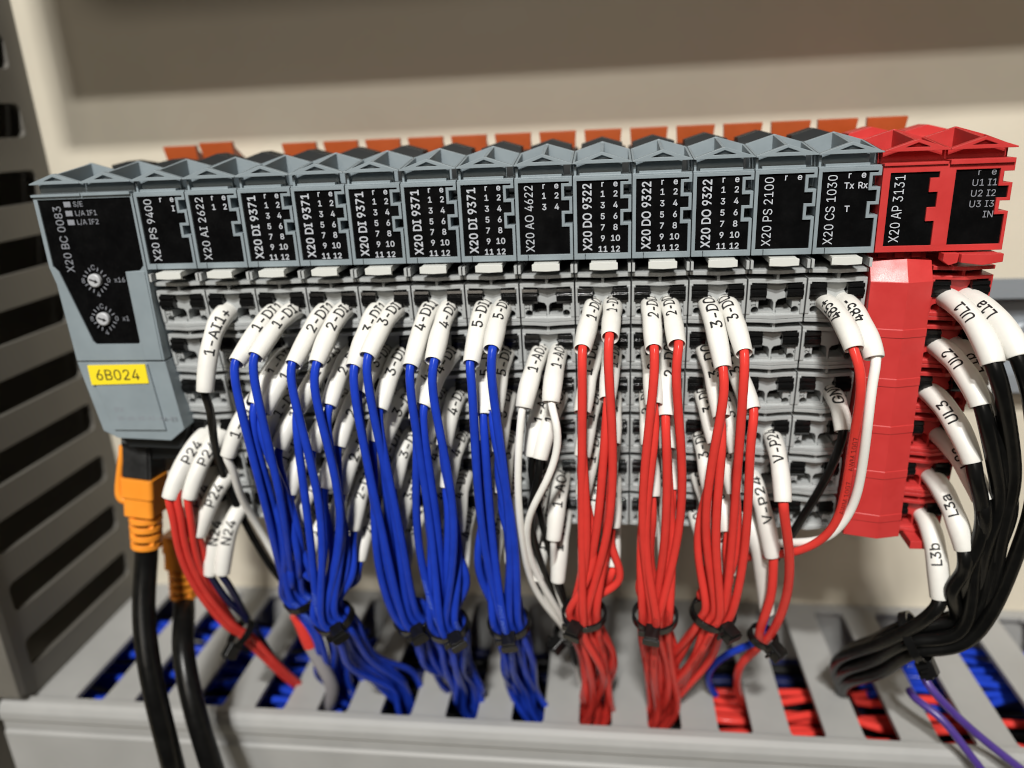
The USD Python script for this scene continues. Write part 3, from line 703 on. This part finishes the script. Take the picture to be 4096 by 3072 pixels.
free(2, 5, 0, (455, 1240), -75, 'N24', 'navy_pvc', 'left dark blue', GP, [(462, 1255, -74), (495, 1300, -69)]+eN, twist=.1)
free(2, 5, 1, (480, 1238), -75, 'N24', 'navy_pvc', 'right dark blue', GP, [(488, 1255, -74), (515, 1300, -68)]+eN)
d = np.array([.62, .35, -.75]); d /= np.linalg.norm(d); e1 = np.cross(d, [0, 1., 0]); e1 /= np.linalg.norm(e1); e1 = -e1 if e1[0] < 0 else e1; e2 = np.cross(d, e1); e2 = -e2 if e2[1] > 0 else e2
cable_tie('cable tie with grey lit head on the red and dark blue supply wires', P(520, 1368, -66), d, e1, e2, 4.4, head=.55)
free(3, 0, 0, (443, 845), -84, '1-AI1+', 'black_pvc', 'black', GW, [(452, 880, -82), (462, 950, -78), (480, 1020, -72), (520, 1110, -68), (590, 1230, -62), (670, 1320, -55), (745, 1420, -48), (750, 1500, -40)], rs=2.2, start=.35, twist=0, n=60)
free(3, 2, 1, (492, 985), -80, '1-AI1-', 'white_pvc', 'white', GW, [(500, 1010, -79), (520, 1070, -74), (565, 1150, -66), (630, 1260, -60), (695, 1345, -54), (745, 1440, -52), (755, 1520, -40)], rs=2.1, start=.25, twist=0, n=60)
# supply wires under the right modules
eJ = [(1640, 1395, -66), (1605, 1430, -62), (1592, 1470, -56), (1600, 1510, -46), (1640, 1545, -30)]
free(13, 3, 1, (1691, 1083), -84, 'V-P24', 'red_pvc', 'right red', GP, [(1694, 1110, -84), (1704, 1190, -81), (1698, 1290, -75), (1668, 1365, -70)]+eJ, rw=1.15, twist=0, rs=2.1)
free(13, 4, 0, (1668, 1200), -75, 'V-P24', 'red_pvc', 'left red', GP, [(1670, 1225, -75), (1664, 1290, -74), (1640, 1370, -70)]+eJ, rw=1.15)
free(13, 5, 0, (1657, 1322), -68, '', 'blue_pvc', 'blue', GP, [(1652, 1340, -68), (1636, 1380, -67), (1590, 1405, -64), (1540, 1440, -58), (1545, 1500, -48)])
d = np.array([-.35, .3, -.85]); d /= np.linalg.norm(d); e1 = np.array([1., 0, 0]); e1 -= d*(e1@d); e1 /= np.linalg.norm(e1); e2 = np.cross(e1, d); e2 = -e2 if e2[1] > 0 else e2
cable_tie('cable tie round the red pair below V-P24', P(1648, 1375, -71), d, e1, e2, 3.3, head=-.65)
free(14, 0, 0, (1845, 753), -89, '485+', 'red_pvc', 'red', GP, [(1856, 795, -91), (1858, 860, -91), (1842, 960, -88), (1826, 1060, -85), (1790, 1150, -82), (1716, 1192, -78), (1640, 1200, -70), (1560, 1240, -60)], rs=2.15, twist=.35, start=.33)
free(14, 0, 1, (1888, 772), -89, '485-', 'white_pvc', 'white', GP, [(1886, 820, -90), (1876, 900, -90), (1862, 1010, -87), (1838, 1100, -84), (1785, 1160, -81), (1716, 1172, -76), (1640, 1180, -68), (1560, 1220, -58)], rs=2.15, twist=.15, start=.36)
free(14, 2, 1, (1822, 930), -80, 'GND', 'black_pvc', 'black', GP, [(1806, 985, -80), (1775, 1050, -77), (1735, 1115, -74), (1700, 1170, -70), (1660, 1230, -64)])

# black mains cables of the red module
GK = 'black cables in white marker sleeves'
blk = [(0, 0, (2145, 785), -90, 'UL1', [(2160, 830), (2182, 950), (2186, 1050), (2160, 1170)]), (0, 1, (2200, 770), -90, 'L1a', [(2220, 830), (2236, 950), (2232, 1080), (2195, 1200)]),
       (1, 0, (2118, 876), -87, 'UL2', [(2132, 920), (2152, 1020), (2155, 1100), (2125, 1195)]), (1, 1, (2146, 897), -86, 'L1b', [(2156, 930), (2176, 1030), (2180, 1110), (2150, 1200)]),
       (2, 0, (2100, 998), -84, 'UL3', [(2108, 1030), (2122, 1100), (2110, 1180), (2082, 1245)]), (3, 1, (2122, 1080), -83, 'L2a', [(2126, 1100), (2126, 1150), (2105, 1210)]),
       (4, 1, (2083, 1187), -81, 'L3a', [(2085, 1205), (2078, 1240), (2055, 1280)]), (5, 1, (2030, 1291), -78, 'L3b', [(2024, 1312)])]
T = P(1975, 1378, -72); d = np.array([-.80, .30, -.50]); d /= np.linalg.norm(d)
e1 = np.cross(d, [0, 1., 0]); e1 /= np.linalg.norm(e1); e1 = -e1 if e1[2] < 0 else e1; e2 = np.cross(d, e1); e2 = -e2 if e2[1] > 0 else e2
offs = sorted(hexpack(8, 1.68), key=lambda p: p[0])
order = {'UL1': 0, 'L1a': 1, 'UL2': 2, 'L1b': 3, 'UL3': 5, 'L2a': 4, 'L3a': 6, 'L3b': 7}
for r, c, uv, y, tx, path in blk:
    o = offs[order[tx]]; q = T+e1*o[0]+e2*o[1]
    ys = np.linspace(y-1, -79, len(path)+1)[:len(path)]
    lead = [] if tx == 'L3b' else [q-d*9+np.array([1.5, -.5, 1.0])]
    rest = [P(u, v, yy) for (u, v), yy in zip(path, ys)]+lead+[q, P(1900, 1415, -64)+e1*o[0]*1.25+e2*o[1]*1.2, P(1826, 1448, -50)+e1*o[0]*1.1+e2*o[1], P(1830, 1490, -40)+np.array([o[0]*.4+1, o[1]*.5, -9.0]), P(1840, 1530, -34)+np.array([o[0]*.4+4, o[1], -22.0])]
    wire(f'thick black cable in a white marker sleeve printed {tx}', 'black_pvc', hole(16, r, c)+[0, 0, 0.4], P(*uv, y), rest, tx, GK, rw=1.65, rs=2.4, h=2.2, start=.40 if r < 3 else .35, twist=.05, n=90)
cable_tie('cable tie round the thick black cables at the right', T, d, e1, e2, 6.3, head=1.0, size=4.2)

# ------------------------------------------------------------------ patch cables with orange boots
def patch_cable(label, top, path, show_plug, scale=1.0):
    t = thing('patch_cable', label, 'network cable', 'black network cables with orange boots')
    c = np.asarray(top, float)            # centre of the lower end of the plug body
    a = np.array([-.12, -.1, -1.0]); a /= np.linalg.norm(a); e1 = np.array([1., 0, -.12]); e1 -= a*(e1@a); e1 /= np.linalg.norm(e1); e2 = np.cross(a, e1); e2 = -e2 if e2[1] > 0 else e2
    def put(mb): mb.move(lambda v: c+v[:, :1]*e1+v[:, 1:2]*e2+v[:, 2:3]*a); return mb
    if show_plug:
        put(MB().box(-4.0, 4.0, -4, 3.6, -13, 0).box(-3.4, 3.4, 3.6, 4.2, -9.5, -.5)).build('plug_body', 'plug_clear', t)
        put(MB().box(-3.6, 3.6, 3.0, 3.9, -13.5, -10)).build('contact_strip', 'metal_zinc', t)
    sect = lambda w, h: sbox(-w, -h, w, h).buffer(-1.2).buffer(1.2, 4)
    m = MB().poly(sect(4.6, 4.6), 0, 5.5, 'xy').poly(sect(4.2, 4.2), 5.5, 11.0, 'xy'); put(m).build('boot', 'boot_orange', t, 30)
    if show_plug:
        lp = spline([(-4.2, 2.6, 7.0), (-5.3, 2.9, 6.2), (-5.6, 3.0, 3.5), (-4.9, 3.2, -2.0), (-4.0, 3.4, -9.0)], 24)
        m = MB().tube(lp, np.linspace(1.25, .75, 24), 10); put(m).build('latch_guard', 'boot_orange', t, 50)
    z = 11.9
    for q in range(4):
        ring = shapely.Point(0, 0).buffer(4.35-.08*q, 10).difference(shapely.Point(0, 0).buffer(3.15, 10))
        m = MB().poly(ring, z, z+1.45, 'xy')
        for ang in ((.6, 3.7) if q % 2 else (2.2, 5.3)):
            m.box(3.5*math.cos(ang)-.7, 3.5*math.cos(ang)+.7, 3.5*math.sin(ang)-.5, 3.5*math.sin(ang)+.5, z-1.2, z+.1)
        put(m).build('relief_ring', 'boot_orange', t, 30)
        z += 2.6
    start = [c+a*3, c+a*11, c+a*22]
    m = MB().tube(spline(start+[np.asarray(p, float) for p in path], 60), 3.05, 20); cb = m.build('cable', 'black_pvc', t, 50)
    return t, cb, spline(start+[np.asarray(p, float) for p in path], 60)
t, cb, ax = patch_cable('black network cable with bright orange boot plugged under the controller', P(312, 1025, -66), [P(311, 1300, -74), P(317, 1400, -80), P(335, 1500, -85), P(362, 1610, -88), P(385, 1700, -88), P(420, 1820, -86)], True)
# pale print along its jacket
obj('lettering', path_text(ax, 3.05, '1 E 5 L   5 2   0 0 5 0 0', 1.5, .93, (-.93, -.36, .05)), 'ink_faint', cb)
patch_cable('black network cable behind the first, its boot partly hidden by red wires', P(395, 1150, -52), [P(398, 1330, -62), P(396, 1400, -72), P(415, 1510, -80), P(440, 1600, -84), P(465, 1680, -86), P(500, 1800, -86)], False)

# ------------------------------------------------------------------ loose cables in and over the bottom duct
tg = thing('grey_cable', 'short grey cable with a red end curving into the duct', 'cable')
ax = spline([P(640, 1325, -66), P(655, 1355, -66), P(672, 1395, -65), P(703, 1450, -62), P(718, 1500, -57), P(695, 1545, -50), P(660, 1575, -40)], 50)
MB().tube(ax[10:], 2.0, 14).build('jacket', 'grey_pvc', tg, 50); MB().tube(ax[:12], 2.1, 14).build('red_end', 'red_pvc', tg, 50)
for pts, lab in (([(1990, 1420, -44), (1990, 1430, -60), (2000, 1470, -66.5), (2060, 1540, -70), (2140, 1610, -72), (2230, 1680, -74)], 'upper violet wire lying over the duct fingers at the right'),
                 ([(1965, 1490, -60), (1985, 1515, -64), (2030, 1550, -68), (2080, 1610, -71.5), (2140, 1690, -74), (2170, 1740, -75)], 'lower violet wire lying over the duct fingers at the right')):
    t = thing('violet_wire', lab, 'wire'); MB().tube(spline([P(*p) for p in pts], 40), 1.05, 10).build('insulation', 'violet_pvc', t, 50)
def run(name, colour, x0, x1, y, z, label, group, r=1.25):
    pts = [(x0+(x1-x0)*q/6, y+rng.uniform(-2.4, 2.4), z+rng.uniform(-1.6, 1.6)) for q in range(7)]
    o = MB().tube(spline(pts, 36), r, 10).build(name, colour, None, 50); tag(o, label, 'wire', group)
gb, gr = 'blue wires lying inside the bottom duct', 'red wires lying inside the bottom duct'
for k in range(20): run('duct_wire', 'blue_pvc', -154, rng.uniform(-67, -55), -58+2.5*k+rng.uniform(-1, 1), -147.0-2.2*(k % 3)-rng.uniform(0, 1.5), 'blue wire lying inside the duct at the left end', gb)
for k in range(11): run('duct_wire', 'red_pvc', rng.uniform(50, 58), rng.uniform(120, 175), -61.0+2.9*k+rng.uniform(-1, 1), -147.5-2.6*(k % 3)-rng.uniform(0, 2.5), 'red wire lying inside the duct at the right end', gr)
for k in range(9): run('duct_wire', 'blue_pvc', rng.uniform(106, 110), 200, -12-2.6*k, -146.5-1.4*(k % 3)-rng.uniform(0, 1.5), 'blue wire lying inside the duct at the far right', 'blue wires inside the duct at the far right')
for k in range(14): run('duct_wire', 'navy_pvc' if k % 2 else 'black_pvc', -154, 210, -59+4.2*k, -161.0-1.5*(k % 3), 'added dark wire deep inside the bottom duct, standing in for shade', 'added dark wires deep inside the bottom duct', 2.2)  # added wires: their dark colour stands in for shade inside the duct
